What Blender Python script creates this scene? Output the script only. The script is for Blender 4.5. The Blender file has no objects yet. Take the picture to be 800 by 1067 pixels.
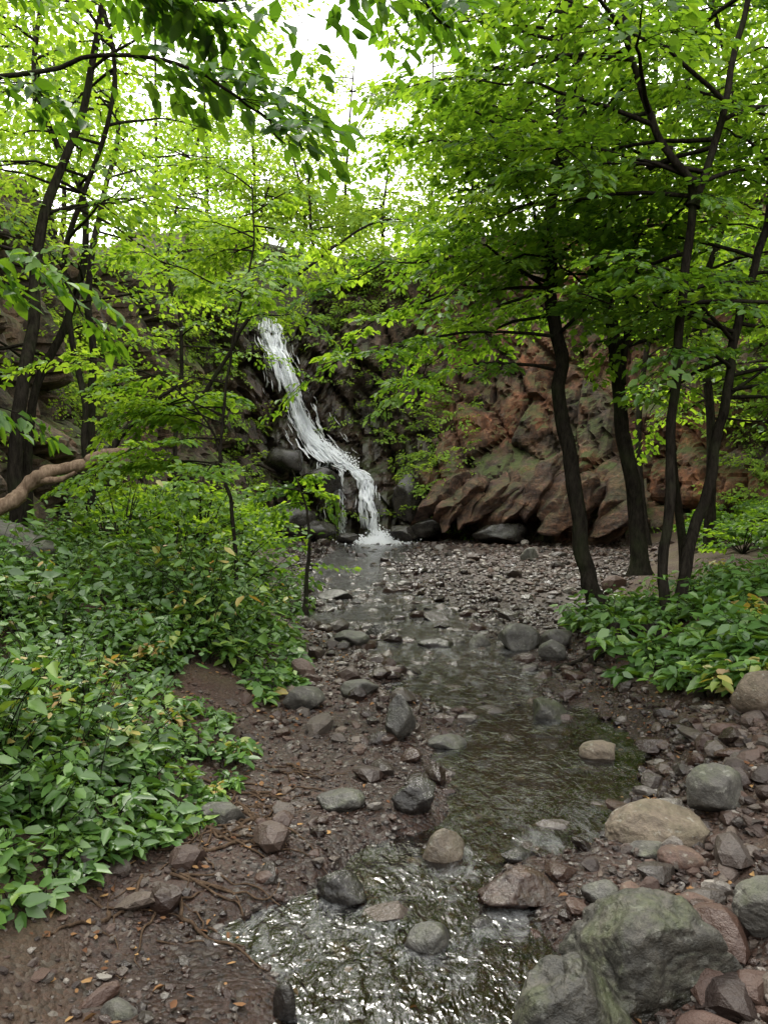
import bpy, bmesh, math, time, numpy as np
from mathutils import Vector
T0=time.time()
rng=np.random.default_rng(7)
CAMH=1.6; F=821.0
def at(u,v,d): return np.array([(u-400)/F*d, d, CAMH-(v-533.5)/F*d])

# ---------------------------------------------------------------- noise
def _h(i,j,k):
    n=(i.astype(np.int64)*374761393+j.astype(np.int64)*668265263+k.astype(np.int64)*2147483647)&0xffffffff
    n=((n^(n>>13))*1274126177)&0xffffffff
    n=((n^(n>>16))*2246822519)&0xffffffff
    n=n^(n>>15)
    return n/4294967295.0
def vn(x,y,z=0.0):
    x=np.asarray(x,float);y=np.asarray(y,float);z=np.asarray(z,float)
    x,y,z=np.broadcast_arrays(x,y,z)
    i=np.floor(x);j=np.floor(y);k=np.floor(z)
    fx=x-i;fy=y-j;fz=z-k
    fx=fx*fx*(3-2*fx);fy=fy*fy*(3-2*fy);fz=fz*fz*(3-2*fz)
    r=0
    for a in(0,1):
        for b in(0,1):
            for c in(0,1):
                w=(fx if a else 1-fx)*(fy if b else 1-fy)*(fz if c else 1-fz)
                r=r+w*_h(i+a,j+b,k+c)
    return r*2-1
def fbm(x,y,z=0.0,o=4):
    r=0;a=1;t=0;f=1
    for q in range(o):
        r=r+a*vn(x*f+q*17.3,y*f-q*9.1,np.asarray(z)*f+q*3.7);t+=a;a*=.5;f*=2.03
    return r/t
def voro(x,y,seed=0):
    i=np.floor(x);j=np.floor(y)
    f1=np.full(x.shape,9.);f2=np.full(x.shape,9.);idv=np.zeros(x.shape);ix=np.zeros(x.shape);iy=np.zeros(x.shape)
    for a in(-1,0,1):
        for b in(-1,0,1):
            ci=i+a;cj=j+b
            px=ci+_h(ci,cj,ci*0+seed);py=cj+_h(ci,cj,ci*0+seed+11)
            d=np.hypot(px-x,py-y)
            m=d<f1
            f2=np.where(m,f1,np.minimum(f2,d))
            idv=np.where(m,_h(ci,cj,ci*0+seed+23),idv)
            ix=np.where(m,px-x,ix);iy=np.where(m,py-y,iy)
            f1=np.where(m,d,f1)
    return f1,f2,idv,ix,iy
def sst(a,b,x):
    t=np.clip((x-a)/(b-a),0,1);return t*t*(3-2*t)
def bil(ax,ay,G,x,y):
    i=np.clip(np.searchsorted(ax,x)-1,0,len(ax)-2);j=np.clip(np.searchsorted(ay,y)-1,0,len(ay)-2)
    u=np.clip((x-ax[i])/(ax[i+1]-ax[i]),0,1);v=np.clip((y-ay[j])/(ay[j+1]-ay[j]),0,1)
    return G[j,i]*(1-u)*(1-v)+G[j,i+1]*u*(1-v)+G[j+1,i]*(1-u)*v+G[j+1,i+1]*u*v

# ---------------------------------------------------------------- mesh helper
def mk(name,V,Fc,mats,attrs=None,smooth=False,mi=None,origin=True):
    V=np.asarray(V,float);Fc=np.asarray(Fc,np.int32)
    o=np.zeros(3)
    if origin is True:
        o=np.array([V[:,0].mean(),V[:,1].mean(),V[:,2].min()])
    me=bpy.data.meshes.new(name)
    me.vertices.add(len(V));me.vertices.foreach_set("co",(V-o).astype(np.float32).ravel())
    m,k=Fc.shape
    me.loops.add(m*k);me.loops.foreach_set("vertex_index",Fc.ravel())
    me.polygons.add(m);me.polygons.foreach_set("loop_start",np.arange(0,m*k,k,dtype=np.int32))
    if mi is not None: me.polygons.foreach_set("material_index",np.asarray(mi,np.int32))
    me.polygons.foreach_set("use_smooth",np.full(m,bool(smooth)))
    me.update(calc_edges=True)
    if attrs:
        for n,a in attrs.items():
            at_=me.attributes.new(n,'FLOAT','POINT');at_.data.foreach_set("value",np.asarray(a,np.float32))
    for mt in (mats if isinstance(mats,(list,tuple)) else [mats]): me.materials.append(mt)
    ob=bpy.data.objects.new(name,me);ob.location=o
    bpy.context.scene.collection.objects.link(ob)
    return ob

# ---------------------------------------------------------------- materials
def newmat(name):
    m=bpy.data.materials.new(name);m.use_nodes=True;nt=m.node_tree;nt.nodes.clear()
    out=nt.nodes.new("ShaderNodeOutputMaterial")
    return m,nt,out
def N(nt,t,**kw):
    n=nt.nodes.new(t)
    for k,v in kw.items(): setattr(n,k,v)
    return n
def ramp(nt,stops,fac=None,interp='LINEAR'):
    r=nt.nodes.new("ShaderNodeValToRGB");e=r.color_ramp.elements;r.color_ramp.interpolation=interp
    e[0].position=stops[0][0];e[0].color=(*stops[0][1],1)
    e[1].position=stops[-1][0];e[1].color=(*stops[-1][1],1)
    for p,c in stops[1:-1]:
        q=e.new(p);q.color=(*c,1)
    if fac is not None: nt.links.new(fac,r.inputs[0])
    return r
def mixc(nt,fac,a,b,mode='MIX'):
    m=nt.nodes.new("ShaderNodeMix");m.data_type='RGBA';m.blend_type=mode
    for idx,val in((0,fac),(6,a),(7,b)):
        if hasattr(val,'links'): nt.links.new(val,m.inputs[idx])
        else: m.inputs[idx].default_value=val if idx==0 else (*val,1)
    return m.outputs[2]
def attr(nt,n):
    a=nt.nodes.new("ShaderNodeAttribute");a.attribute_name=n;return a.outputs['Fac']
def math_(nt,op,a,b=None,clamp=False):
    m=nt.nodes.new("ShaderNodeMath");m.operation=op;m.use_clamp=clamp
    for i,v in enumerate((a,b)):
        if v is None: continue
        if hasattr(v,'links'): nt.links.new(v,m.inputs[i])
        else: m.inputs[i].default_value=v
    return m.outputs[0]
def noise(nt,scale,detail=4,rough=.6,vec=None,dist=0):
    n=N(nt,"ShaderNodeTexNoise");n.inputs['Scale'].default_value=scale;n.inputs['Detail'].default_value=detail
    n.inputs['Roughness'].default_value=rough;n.inputs['Distortion'].default_value=dist
    if vec is None:
        tc=N(nt,"ShaderNodeTexCoord");vec=tc.outputs['Object']
    nt.links.new(vec,n.inputs['Vector']);return n.outputs['Fac']

def leafmat(name,stops,trans=(2.2,2.,.6),mixf=.45,gloss=.06):
    m,nt,out=newmat(name)
    col=ramp(nt,stops,attr(nt,"rnd")).outputs[0]
    p=N(nt,"ShaderNodeBsdfDiffuse");nt.links.new(col,p.inputs['Color'])
    t=N(nt,"ShaderNodeBsdfTranslucent")
    nt.links.new(mixc(nt,1.0,col,trans,'MULTIPLY'),t.inputs['Color'])
    mx=N(nt,"ShaderNodeMixShader");mx.inputs[0].default_value=mixf
    nt.links.new(p.outputs[0],mx.inputs[1]);nt.links.new(t.outputs[0],mx.inputs[2])
    last=mx
    if gloss:
        g=N(nt,"ShaderNodeBsdfGlossy");g.inputs['Roughness'].default_value=.4
        m2=N(nt,"ShaderNodeMixShader");m2.inputs[0].default_value=gloss
        nt.links.new(mx.outputs[0],m2.inputs[1]);nt.links.new(g.outputs[0],m2.inputs[2]);last=m2
    nt.links.new(last.outputs[0],out.inputs[0]);return m
G1=[(0,(.034,.085,.014)),(.35,(.066,.15,.020)),(.7,(.12,.23,.032)),(1,(.20,.33,.055))]
G2=[(0,(.032,.08,.018)),(.5,(.07,.155,.03)),(.9,(.13,.24,.045)),(.965,(.2,.30,.06)),(.985,(.34,.29,.09)),(1,(.4,.26,.10))]
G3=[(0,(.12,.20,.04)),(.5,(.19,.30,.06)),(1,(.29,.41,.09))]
M_leaf=leafmat("maple_leaf",G1,(2.4,2.05,.7),.5,.03)
M_near=leafmat("near_leaf",[(0,(.025,.07,.012)),(.6,(.055,.14,.018)),(1,(.12,.24,.03))],(2.3,2.,.6),.42,.04)  # darker greens: the shade of backlit foreground leaves put into the colour
M_herb=leafmat("herb_leaf",G2,(1.9,1.7,.6),.3,.05)
M_far=leafmat("far_leaf",G3,(2.,1.8,.75),.5,0)  # paler yellow-green: sky light on the background foliage painted into the colour
M_litter=leafmat("dead_leaf",[(0,(.10,.05,.03)),(.5,(.18,.10,.05)),(1,(.32,.2,.09))],(1,1,1),.1,0)

def barkmat(name,c0,c1,moss=.3):
    m,nt,out=newmat(name)
    tc=N(nt,"ShaderNodeTexCoord");mp=N(nt,"ShaderNodeMapping");mp.inputs['Scale'].default_value=(1,1,.25)
    nt.links.new(tc.outputs['Object'],mp.inputs[0])
    n1=noise(nt,30,4,.7,mp.outputs[0]);n2=noise(nt,2.5,3,.6)
    col=ramp(nt,[(.3,c0),(.7,c1)],n1).outputs[0]
    mf=ramp(nt,[(.5,(0,0,0)),(.68,(moss,)*3)],n2).outputs[0]
    col=mixc(nt,mf,col,(.045,.06,.025))
    p=N(nt,"ShaderNodeBsdfDiffuse");nt.links.new(col,p.inputs['Color'])
    b=N(nt,"ShaderNodeBump");b.inputs['Strength'].default_value=.9;b.inputs['Distance'].default_value=.02
    nt.links.new(n1,b.inputs['Height']);nt.links.new(b.outputs[0],p.inputs['Normal'])
    nt.links.new(p.outputs[0],out.inputs[0]);return m
M_bark=barkmat("bark_dark",(.008,.007,.006),(.035,.03,.024))
M_root=barkmat("root_bark",(.03,.02,.014),(.11,.075,.05),0)
M_deadwood=barkmat("bark_pale_dead",(.13,.085,.06),(.34,.25,.18),.0)

def rockmat(name,stops,moss=.5,rough=.6,scale=3.0,usernd=False,wetdark=.4,strata=0,spot=.4,spotc=(.30,.30,.26),redden=False):
    m,nt,out=newmat(name)
    if strata:
        tc=N(nt,"ShaderNodeTexCoord");mp=N(nt,"ShaderNodeMapping");mp.inputs['Rotation'].default_value=(0,.5,0);mp.inputs['Scale'].default_value=(1,1,strata)
        nt.links.new(tc.outputs['Object'],mp.inputs[0]);vec=mp.outputs[0]
    else: vec=None
    n1=noise(nt,scale,5,.65,vec,.5);n2=noise(nt,scale*8,4,.7)
    f=math_(nt,'ADD',math_(nt,'MULTIPLY',n1,.6),math_(nt,'MULTIPLY',n2,.4))
    if usernd:
        f=math_(nt,'ADD',math_(nt,'MULTIPLY',f,.25),math_(nt,'MULTIPLY',attr(nt,"rnd"),.85))
        lo,hi=.08,.95
    else: lo,hi=.33,.66
    col=ramp(nt,[(lo+(hi-lo)*p,c) for p,c in stops],f).outputs[0]
    if redden: # iron-stained bands on the drier part of the wall
        col=mixc(nt,math_(nt,'MULTIPLY',attr(nt,"iron"),ramp(nt,[(.38,(0,0,0)),(.6,(1,1,1))],noise(nt,.55,4,.6)).outputs[0]),col,mixc(nt,1.0,col,(1.9,1.15,.8),'MULTIPLY'))
    if not usernd:
        if spot:
            sp=ramp(nt,[(.6,(0,0,0)),(.68,(1,1,1))],noise(nt,scale*4.5+3,3,.6)).outputs[0]
            col=mixc(nt,math_(nt,'MULTIPLY',sp,spot),col,spotc)
        g=N(nt,"ShaderNodeNewGeometry");sx=N(nt,"ShaderNodeSeparateXYZ");nt.links.new(g.outputs['Normal'],sx.inputs[0])
        up=ramp(nt,[(.0,(0,0,0)),(.7,(1,1,1))],sx.outputs[2]).outputs[0]
        ms=ramp(nt,[(.42,(0,0,0)),(.56,(1,1,1))],noise(nt,scale*.8+.7,4,.65)).outputs[0]
        mf=math_(nt,'MULTIPLY',math_(nt,'MULTIPLY',up,ms),moss)
        col=mixc(nt,mf,col,mixc(nt,n2,(.015,.028,.006),(.09,.11,.027)))
    wet=attr(nt,"wet")
    col=mixc(nt,wet,col,mixc(nt,1.0,col,(wetdark,)*3,'MULTIPLY'))
    p=N(nt,"ShaderNodeBsdfPrincipled")
    nt.links.new(col,p.inputs['Base Color'])
    rr=math_(nt,'SUBTRACT',math_(nt,'ADD',rough,math_(nt,'MULTIPLY',n2,.25)),math_(nt,'MULTIPLY',wet,.55),True)
    nt.links.new(rr,p.inputs['Roughness'])
    b=N(nt,"ShaderNodeBump");b.inputs['Strength'].default_value=1.;b.inputs['Distance'].default_value=.11/scale
    nt.links.new(math_(nt,'ADD',n1,math_(nt,'MULTIPLY',n2,.5)),b.inputs['Height']);nt.links.new(b.outputs[0],p.inputs['Normal'])
    nt.links.new(p.outputs[0],out.inputs[0]);return m
GREY=[(0,(.024,.022,.019)),(.5,(.07,.065,.057)),(1,(.15,.14,.12))]
TAN=[(0,(.05,.037,.025)),(.5,(.12,.092,.064)),(1,(.22,.175,.13))]
RED=[(0,(.03,.018,.014)),(.5,(.08,.045,.033)),(1,(.16,.095,.07))]
DARK=[(0,(.012,.010,.009)),(.5,(.033,.028,.024)),(1,(.075,.065,.055))]
PEB=[(0,(.016,.010,.008)),(.3,(.042,.023,.016)),(.55,(.078,.041,.028)),(.72,(.058,.048,.040)),(.88,(.105,.075,.055)),(.96,(.13,.11,.095)),(1,(.25,.225,.195))]
CLIFF=[(0,(.007,.006,.005)),(.35,(.030,.022,.016)),(.7,(.085,.058,.040)),(1,(.18,.118,.078))]
M_grey=rockmat("rock_grey",GREY,.35,scale=5)
M_moss=rockmat("rock_mossy",[(0,(.008,.008,.006)),(.45,(.034,.031,.024)),(1,(.105,.094,.075))],.5,scale=5,spot=.3)
M_tan=rockmat("rock_tan",TAN,.2,scale=5)
M_red=rockmat("rock_red",RED,.15,scale=5)
M_dark=rockmat("rock_dark",DARK,.2,.45,scale=5,spot=.15)
M_peb=rockmat("pebbles",PEB,.0,.6,scale=6,usernd=True,wetdark=.5)
M_cliff=rockmat("cliff_rock",CLIFF,.9,.75,scale=.9,spot=.3,spotc=(.19,.145,.105),redden=True)
M_crag=rockmat("crag_rock",[(0,(.010,.006,.005)),(.45,(.055,.029,.019)),(.8,(.15,.076,.045)),(1,(.29,.155,.095))],.45,.7,scale=1.1,strata=3,spot=.12,spotc=(.2,.2,.12))

# ground
m,nt,out=newmat("soil");M_ground=m
tc=N(nt,"ShaderNodeTexCoord")
v=N(nt,"ShaderNodeTexVoronoi");v.inputs['Scale'].default_value=46;nt.links.new(tc.outputs['Object'],v.inputs['Vector'])
n1=noise(nt,1.6,4,.65);n2=noise(nt,60,4,.7)
soil=ramp(nt,[(.3,(.017,.008,.005)),(.5,(.052,.023,.0135)),(.72,(.115,.054,.032))],math_(nt,'ADD',math_(nt,'MULTIPLY',n1,.5),math_(nt,'MULTIPLY',n2,.5))).outputs[0]
sepc=N(nt,"ShaderNodeSeparateColor");nt.links.new(v.outputs['Color'],sepc.inputs[0])
grav=ramp(nt,PEB,sepc.outputs[0]).outputs[0]
gm=math_(nt,'MULTIPLY',attr(nt,"gravel"),ramp(nt,[(.4,(0,0,0)),(.6,(1,1,1))],sepc.outputs[1]).outputs[0])
col=mixc(nt,gm,soil,grav)
col=mixc(nt,math_(nt,'MULTIPLY',attr(nt,"moss"),ramp(nt,[(.42,(0,0,0)),(.6,(1,1,1))],n1).outputs[0]),col,(.05,.08,.015))
wet=attr(nt,"wet");col=mixc(nt,wet,col,mixc(nt,1.0,col,(.45,.45,.45),'MULTIPLY'))
p=N(nt,"ShaderNodeBsdfPrincipled");nt.links.new(col,p.inputs['Base Color'])
nt.links.new(math_(nt,'SUBTRACT',.85,math_(nt,'MULTIPLY',wet,.6)),p.inputs['Roughness'])
b=N(nt,"ShaderNodeBump");b.inputs['Strength'].default_value=1.;b.inputs['Distance'].default_value=.014
nt.links.new(math_(nt,'ADD',math_(nt,'MULTIPLY',v.outputs['Distance'],-1.0),math_(nt,'MULTIPLY',n2,1.1)),b.inputs['Height']);nt.links.new(b.outputs[0],p.inputs['Normal']);nt.links.new(p.outputs[0],out.inputs[0])

# water
m,nt,out=newmat("creek_water");M_water=m
tc=N(nt,"ShaderNodeTexCoord");mp=N(nt,"ShaderNodeMapping");mp.inputs['Scale'].default_value=(1,.6,1)
nt.links.new(tc.outputs['Object'],mp.inputs[0])
w1=noise(nt,13,2,.5,mp.outputs[0],.8);w2=noise(nt,42,2,.5,mp.outputs[0],.5)
rif=attr(nt,"riffle")
b=N(nt,"ShaderNodeBump");b.inputs['Distance'].default_value=.022
nt.links.new(math_(nt,'ADD',math_(nt,'MULTIPLY',rif,.85),.12,True),b.inputs['Strength'])
nt.links.new(math_(nt,'ADD',w1,math_(nt,'MULTIPLY',w2,.35)),b.inputs['Height'])
gl=N(nt,"ShaderNodeBsdfGlossy");gl.inputs['Roughness'].default_value=.16;nt.links.new(b.outputs[0],gl.inputs['Normal'])
tr=N(nt,"ShaderNodeBsdfTransparent");tr.inputs[0].default_value=(.56,.45,.31,1)
fr=N(nt,"ShaderNodeFresnel");fr.inputs[0].default_value=1.6;nt.links.new(b.outputs[0],fr.inputs['Normal'])
mx=N(nt,"ShaderNodeMixShader");nt.links.new(math_(nt,'ADD',math_(nt,'MULTIPLY',fr.outputs[0],1.15),.03,True),mx.inputs[0]);nt.links.new(tr.outputs[0],mx.inputs[1]);nt.links.new(gl.outputs[0],mx.inputs[2])
foam_sheen=N(nt,"ShaderNodeBsdfDiffuse");foam_sheen.inputs['Color'].default_value=(.42,.43,.43,1)  # whitewater foam, also painting the silvery sky sheen on the ripples
nt.links.new(b.outputs[0],foam_sheen.inputs['Normal'])
fn=noise(nt,7,7,.8,mp.outputs[0],.6)
ff=math_(nt,'MULTIPLY',ramp(nt,[(.5,(0,0,0)),(.8,(.5,.5,.5))],fn).outputs[0],rif)
mx2=N(nt,"ShaderNodeMixShader");nt.links.new(ff,mx2.inputs[0]);nt.links.new(mx.outputs[0],mx2.inputs[1]);nt.links.new(foam_sheen.outputs[0],mx2.inputs[2])
nt.links.new(mx2.outputs[0],out.inputs[0])

m,nt,out=newmat("falling_water");M_fall=m
p=N(nt,"ShaderNodeBsdfDiffuse");p.inputs[0].default_value=(.86,.88,.9,1)
t=N(nt,"ShaderNodeBsdfTranslucent");t.inputs[0].default_value=(.88,.9,.92,1)
mx=N(nt,"ShaderNodeMixShader");mx.inputs[0].default_value=.4
nt.links.new(p.outputs[0],mx.inputs[1]);nt.links.new(t.outputs[0],mx.inputs[2]);nt.links.new(mx.outputs[0],out.inputs[0])

# ---------------------------------------------------------------- terrain
Yk=[-10,2.0,2.36,2.96,3.36,3.85,4.5,5.4,6.9,8.2,10.1,12,14.5,18,25,30]
CX=[0,.0,0,.0,.2,.68,.95,1.0,.82,.62,.2,-.2,-.5,-.6,-.2,-.2]
HW=[.5,.47,.45,.5,.4,.55,.64,.66,.66,.9,1.2,1.1,1.1,1.1,1.6,1.2]
Le=lambda y:np.interp(y,[0,2.4,3.4,4.8,7.2,10,14,20,26],[-1.2,-1.0,-1.0,-1.0,-.8,-1.0,-1.3,-2.6,-5])
Re=lambda y:np.interp(y,[0,2.4,4,6,8.5,11,14,20,26],[1.1,1.15,1.5,1.75,1.95,2.9,4.3,6.5,6])
cxf=lambda y:np.interp(y,Yk,CX);hwf=lambda y:np.interp(y,Yk,HW)
base=lambda y:.029*np.clip(y,-10,27)
POLY=np.array([(-10,-40),(-9,-8),(-8,4),(-7.2,11),(-7.6,17),(-7.4,22),(-5.6,26),(-3.2,27.2),(0,27.2),(3,26.4),(7,24.6),(10.5,22),(13,17.5),(14,11),(14.5,4),(15,-8),(16,-40)],float)
def polydist(x,y):
    d=np.full(x.shape,1e9)
    inside=np.zeros(x.shape,bool)
    P=POLY;n=len(P)
    for i in range(n-1):
        a=P[i];b_=P[i+1];ab=b_-a
        t=np.clip(((x-a[0])*ab[0]+(y-a[1])*ab[1])/(ab@ab),0,1)
        d=np.minimum(d,np.hypot(x-a[0]-t*ab[0],y-a[1]-t*ab[1]))
    for i in range(n):
        a=P[i];b_=P[(i+1)%n]
        c=((a[1]>y)!=(b_[1]>y))&(x<(b_[0]-a[0])*(y-a[1])/(b_[1]-a[1]+1e-12)+a[0])
        inside^=c
    return np.where(inside,-d,d)
def rim(x,y):
    return 10.9+.8*vn(x*.22,y*.22,5.)-3.5*np.exp(-((x+3.8)**2+(y-27)**2)/2.6)-2.2*sst(-5.8,-7.2,x)
def Hf(x,y,detail=True):
    x=np.asarray(x,float);y=np.asarray(y,float)
    e=.18*fbm(x*1.3,y*1.3,2.,2)
    dl=np.maximum(0,Le(y)+e-x);dr=np.maximum(0,x-Re(y)+e)
    h=base(y)+.5*(1-np.exp(-dl/1.1))+.11*dl+.42*(1-np.exp(-dr/.9))+.13*dr
    ch=np.exp(-np.abs((x-cxf(y)+.25*vn(x*2,y*2,8.))/hwf(y))**4)
    h=h-.11*ch
    far=np.clip((30-y)/10,0,1)
    h=h+(.06*fbm(x*1.7,y*1.7,1.,3))*(1-.2*ch)*far
    if detail: h=h+.014*fbm(x*11,y*11,3.,3)+.02*np.maximum(0,vn(x*6,y*6,9.))*(1-ch)
    D=polydist(x,y)
    top=rim(x,y)+.28*np.maximum(D,0)+1.2*fbm(x*.1,y*.1,4.,3)*np.clip(D/6,0,1)
    top=np.minimum(top,30+.02*D)
    k=sst(.2,1.6,D)
    return h*(1-k)+top*k
def axis(segs):
    r=[]
    for a,b_,s in segs: r.append(np.arange(a,b_,s))
    return np.concatenate(r+[[segs[-1][1]]])
xs=axis([(-300,-60,20),(-60,-20,2.5),(-20,-3,.25),(-3,-1.8,.08),(-1.8,2.8,.033),(2.8,4,.08),(4,20,.25),(20,60,2.5),(60,300,20)])
ys=axis([(-100,-10,6),(-10,1.5,.5),(1.5,6.5,.033),(6.5,11,.07),(11,32,.16),(32,60,1.5),(60,400,20)])
X,Y=np.meshgrid(xs,ys);Z=Hf(X,Y)
def Hs(x,y): return float(bil(xs,ys,Z,x,y))
def Ha(x,y): return bil(xs,ys,Z,x,y)
nx,ny=len(xs),len(ys)
idx=np.arange(nx*ny).reshape(ny,nx)
Fq=np.stack([idx[:-1,:-1],idx[:-1,1:],idx[1:,1:],idx[1:,:-1]],-1).reshape(-1,4)
ch=np.exp(-np.abs((X-cxf(Y))/(hwf(Y)*1.5))**4)
bed=sst(-.5,.3,X-Le(Y))*sst(.6,-.2,X-Re(Y))
D=polydist(X,Y)
mk("ground",np.stack([X,Y,Z],-1).reshape(-1,3),Fq,M_ground,{"wet":np.clip(ch+.6*bed,0,1).ravel(),"gravel":np.clip(bed,.25,1).ravel(),"moss":np.where(D>0,1,.25*(1-bed)).ravel()},True,origin=False)

# creek water
ya=np.arange(1.0,25.5,.06);ta=np.linspace(-1,1,41)
T,YY=np.meshgrid(ta,ya)
XX=cxf(YY)+T*np.minimum(hwf(YY)*2.0,hwf(YY)+.8)
ZZ=base(YY)-.050-.14*sst(.75,1,np.abs(T))+.008*fbm(XX*6,YY*6,1.,2)
rif=np.interp(YY,[0,1.5,3.2,3.6,4.1,4.6,5.4,6.1,8,10,14,25],[1,1,.9,.75,.5,.3,.28,.6,.8,.85,.85,1])
idx=np.arange(T.size).reshape(T.shape)
Fq=np.stack([idx[:-1,:-1],idx[:-1,1:],idx[1:,1:],idx[1:,:-1]],-1).reshape(-1,4)
mk("creek",np.stack([XX,YY,ZZ],-1).reshape(-1,3),Fq,M_water,{"riffle":rif.ravel()},True,origin=False)

# ---------------------------------------------------------------- cliff
seg=np.diff(POLY,axis=0);sl=np.hypot(seg[:,0],seg[:,1]);cum=np.concatenate([[0],np.cumsum(sl)])
def polyat(s): return np.interp(s,cum,POLY[:,0]),np.interp(s,cum,POLY[:,1])
def polysm(s):
    x=0;y=0
    for o in(-1.4,-.7,0,.7,1.4):
        a,b_=polyat(s+o);x=x+a/5;y=y+b_/5
    return x,y
def cliffoff(s,z,Hh):
    off=1.4*(1-z/Hh)+.9*sst(3.6,2.6,z)-.2
    q=s+.35*z
    f1,f2,idv,ix,iy=voro(q/1.1,z/2.0-.25*s/1.5,3)
    off=off+.9*(idv-.5)+.35*ix*(idv-.5)*2-.45*np.exp(-(f2-f1)*10)
    g1,g2,idw,jx,jy=voro(q/.42,z/.75-.2*s/.5,5)
    off=off+.3*(idw-.5)+.25*jy*(idw-.3)-.16*np.exp(-(g2-g1)*10)
    return off+.9*fbm(s*.25,z*.3,2.,3)+.12*fbm(s*2.5,z*2.5,6.,2)
def cliffframe(s):
    x,y=polysm(s);x2,y2=polysm(s+.3);x1,y1=polysm(s-.3)
    tx,ty=x2-x1,y2-y1;L=np.hypot(tx,ty);return x,y,ty/L,-tx/L
sv=np.arange(cum[1]-2,cum[-2]+2,.10);rows=115
S,R=np.meshgrid(sv,np.linspace(0,1,rows))
x_,y_,nx_,ny_=cliffframe(S);Hh=rim(x_,y_)
Zc=-.4+(Hh+1.0)*R
off_=cliffoff(S,Zc,Hh)
k=sst(.93,1,R);o2=off_-k*2.4
ss=np.linspace(cum[6],cum[10],800);xx800,_=polysm(ss)
def s_of_x(x): return np.interp(x,xx800,ss)
fall_up=[(-3.85,8.15),(-3.8,7.6),(-3.6,6.6),(-3.3,5.6),(-2.9,4.7),(-2.35,3.8),(-1.75,3.2)]
fall_lo=[(-1.5,3.15),(-.85,2.95),(-.5,2.6),(-.33,1.9),(-.17,1.1),(-.1,.6)]
wetd=np.full(S.shape,9.)
for x0,z0 in fall_up+fall_lo: wetd=np.minimum(wetd,np.hypot(S-s_of_x(x0),(Zc-z0)*.9))
wet=np.clip(1.35-wetd/3.,0,1)
iron=sst(.5,3.,x_)*.95+.15
idx=np.arange(S.size).reshape(S.shape)
Fq=np.stack([idx[:-1,:-1],idx[:-1,1:],idx[1:,1:],idx[1:,:-1]],-1).reshape(-1,4)
mk("cliff",np.stack([x_+nx_*o2,y_+ny_*o2,Zc-.3*k],-1).reshape(-1,3),Fq,M_cliff,{"wet":wet.ravel(),"iron":iron.ravel()},False,origin=False)
gs=np.arange(s_of_x(-6.)-.5,s_of_x(2.),.1);gz=np.arange(.2,8.8,.1)
GS,GZ=np.meshgrid(gs,gz);gx,gy,_,_=cliffframe(GS);GO=cliffoff(GS,GZ,rim(gx,gy))
GM=GO.copy()
for a in range(-2,3):
    for b_ in range(-2,3): GM=np.maximum(GM,np.roll(np.roll(GO,a,0),b_,1))
for _ in range(2): GM=(GM+np.roll(GM,1,0)+np.roll(GM,-1,0)+np.roll(GM,1,1)+np.roll(GM,-1,1))/5
Vw=[];Fw=[];off=0
def strands(path,n,wfun,w0,w1,l0,l1,seed,thr=-.15,segs=12,spread=.45):
    """short overlapping threads of falling water, thinned by a streaky field so dark rock shows between"""
    global off
    path=np.array(path);t=np.linspace(0,1,len(path))
    for q in range(n):
        c=np.clip(rng.normal(0,spread),-1.25,1.25);ln=rng.uniform(l0,l1);a=rng.uniform(-.02,1-ln)
        f=float(vn(c*4.2+seed,(a+ln/2)*3.2,seed*1.3))+.5*float(vn(c*11+seed,(a+ln/2)*9,seed*2.3))
        if f<thr+.35*abs(c) : continue
        tt=np.linspace(a,a+ln,segs)
        x=np.interp(tt,t,path[:,0]);z=np.interp(tt,t,path[:,1])
        x=x+c*wfun(tt)+.10*vn(tt*7,c*2.+tt*0,seed)+.05*vn(tt*26,c*6.+tt*0,seed)
        s=s_of_x(x);fx,fy,a_,b_=cliffframe(s);o=bil(gs,gz,GM,s,z)*.85+.03+.3*rng.random()**2+.12*vn(tt*9,tt*0+c*3,seed+4)
        px=fx+a_*o;py=fy+b_*o
        w=rng.uniform(w0,w1)*(np.sin(np.linspace(.05,3.1,segs))**.6)*(1+.6*vn(tt*40,tt*0+q*.77))
        A=np.stack([px-w,py+rng.uniform(-.03,.03)+0*w,z],-1);B=np.stack([px+w,py+rng.uniform(-.03,.03)+0*w,z+.01],-1)
        Vw.append(np.stack([A,B],1).reshape(-1,3))
        i=np.arange(segs-1)*2+off
        Fw.append(np.stack([i,i+1,i+3,i+2],-1));off+=segs*2
strands(fall_up,1900,lambda t:.30+.52*np.clip(t,0,1),.007,.027,.03,.12,3.1,-.28)
strands(fall_up[1:],500,lambda t:.8+.7*np.clip(t,0,1),.004,.012,.03,.1,7.1,-.1)
strands(fall_lo,1300,lambda t:.25+.33*np.clip(t,0,1),.006,.023,.05,.22,5.7,-.38)
strands([(-1.5,3.15),(-1.38,2.9),(-1.32,2.2),(-1.25,1.3),(-1.25,.7)],170,lambda t:.15+.1*t,.004,.013,.08,.3,9.1,-.4)
strands([(-2.0,3.4),(-2.1,3.0),(-2.15,2.2),(-2.1,1.5),(-2.1,.8)],60,lambda t:.25+.2*t,.003,.009,.1,.3,2.7,-.3)
strands([(-2.9,4.6),(-2.6,4.2),(-2.0,3.7),(-1.4,3.25),(-.9,2.95)],400,lambda t:.3+0*t,.008,.024,.06,.25,1.7,-.3)
def droplets(n,f,h0,h1):
    global off
    for q in range(n):
        x,y,z=f();h_=rng.uniform(h0,h1);P=np.array([[-h_,0,-h_],[h_,0,-h_*.6],[h_*.7,.01,h_],[-h_,.01,h_*.8]])+[x,y,z]
        Vw.append(P);Fw.append(np.array([[0,1,2,3]])+off);off+=4
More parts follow.
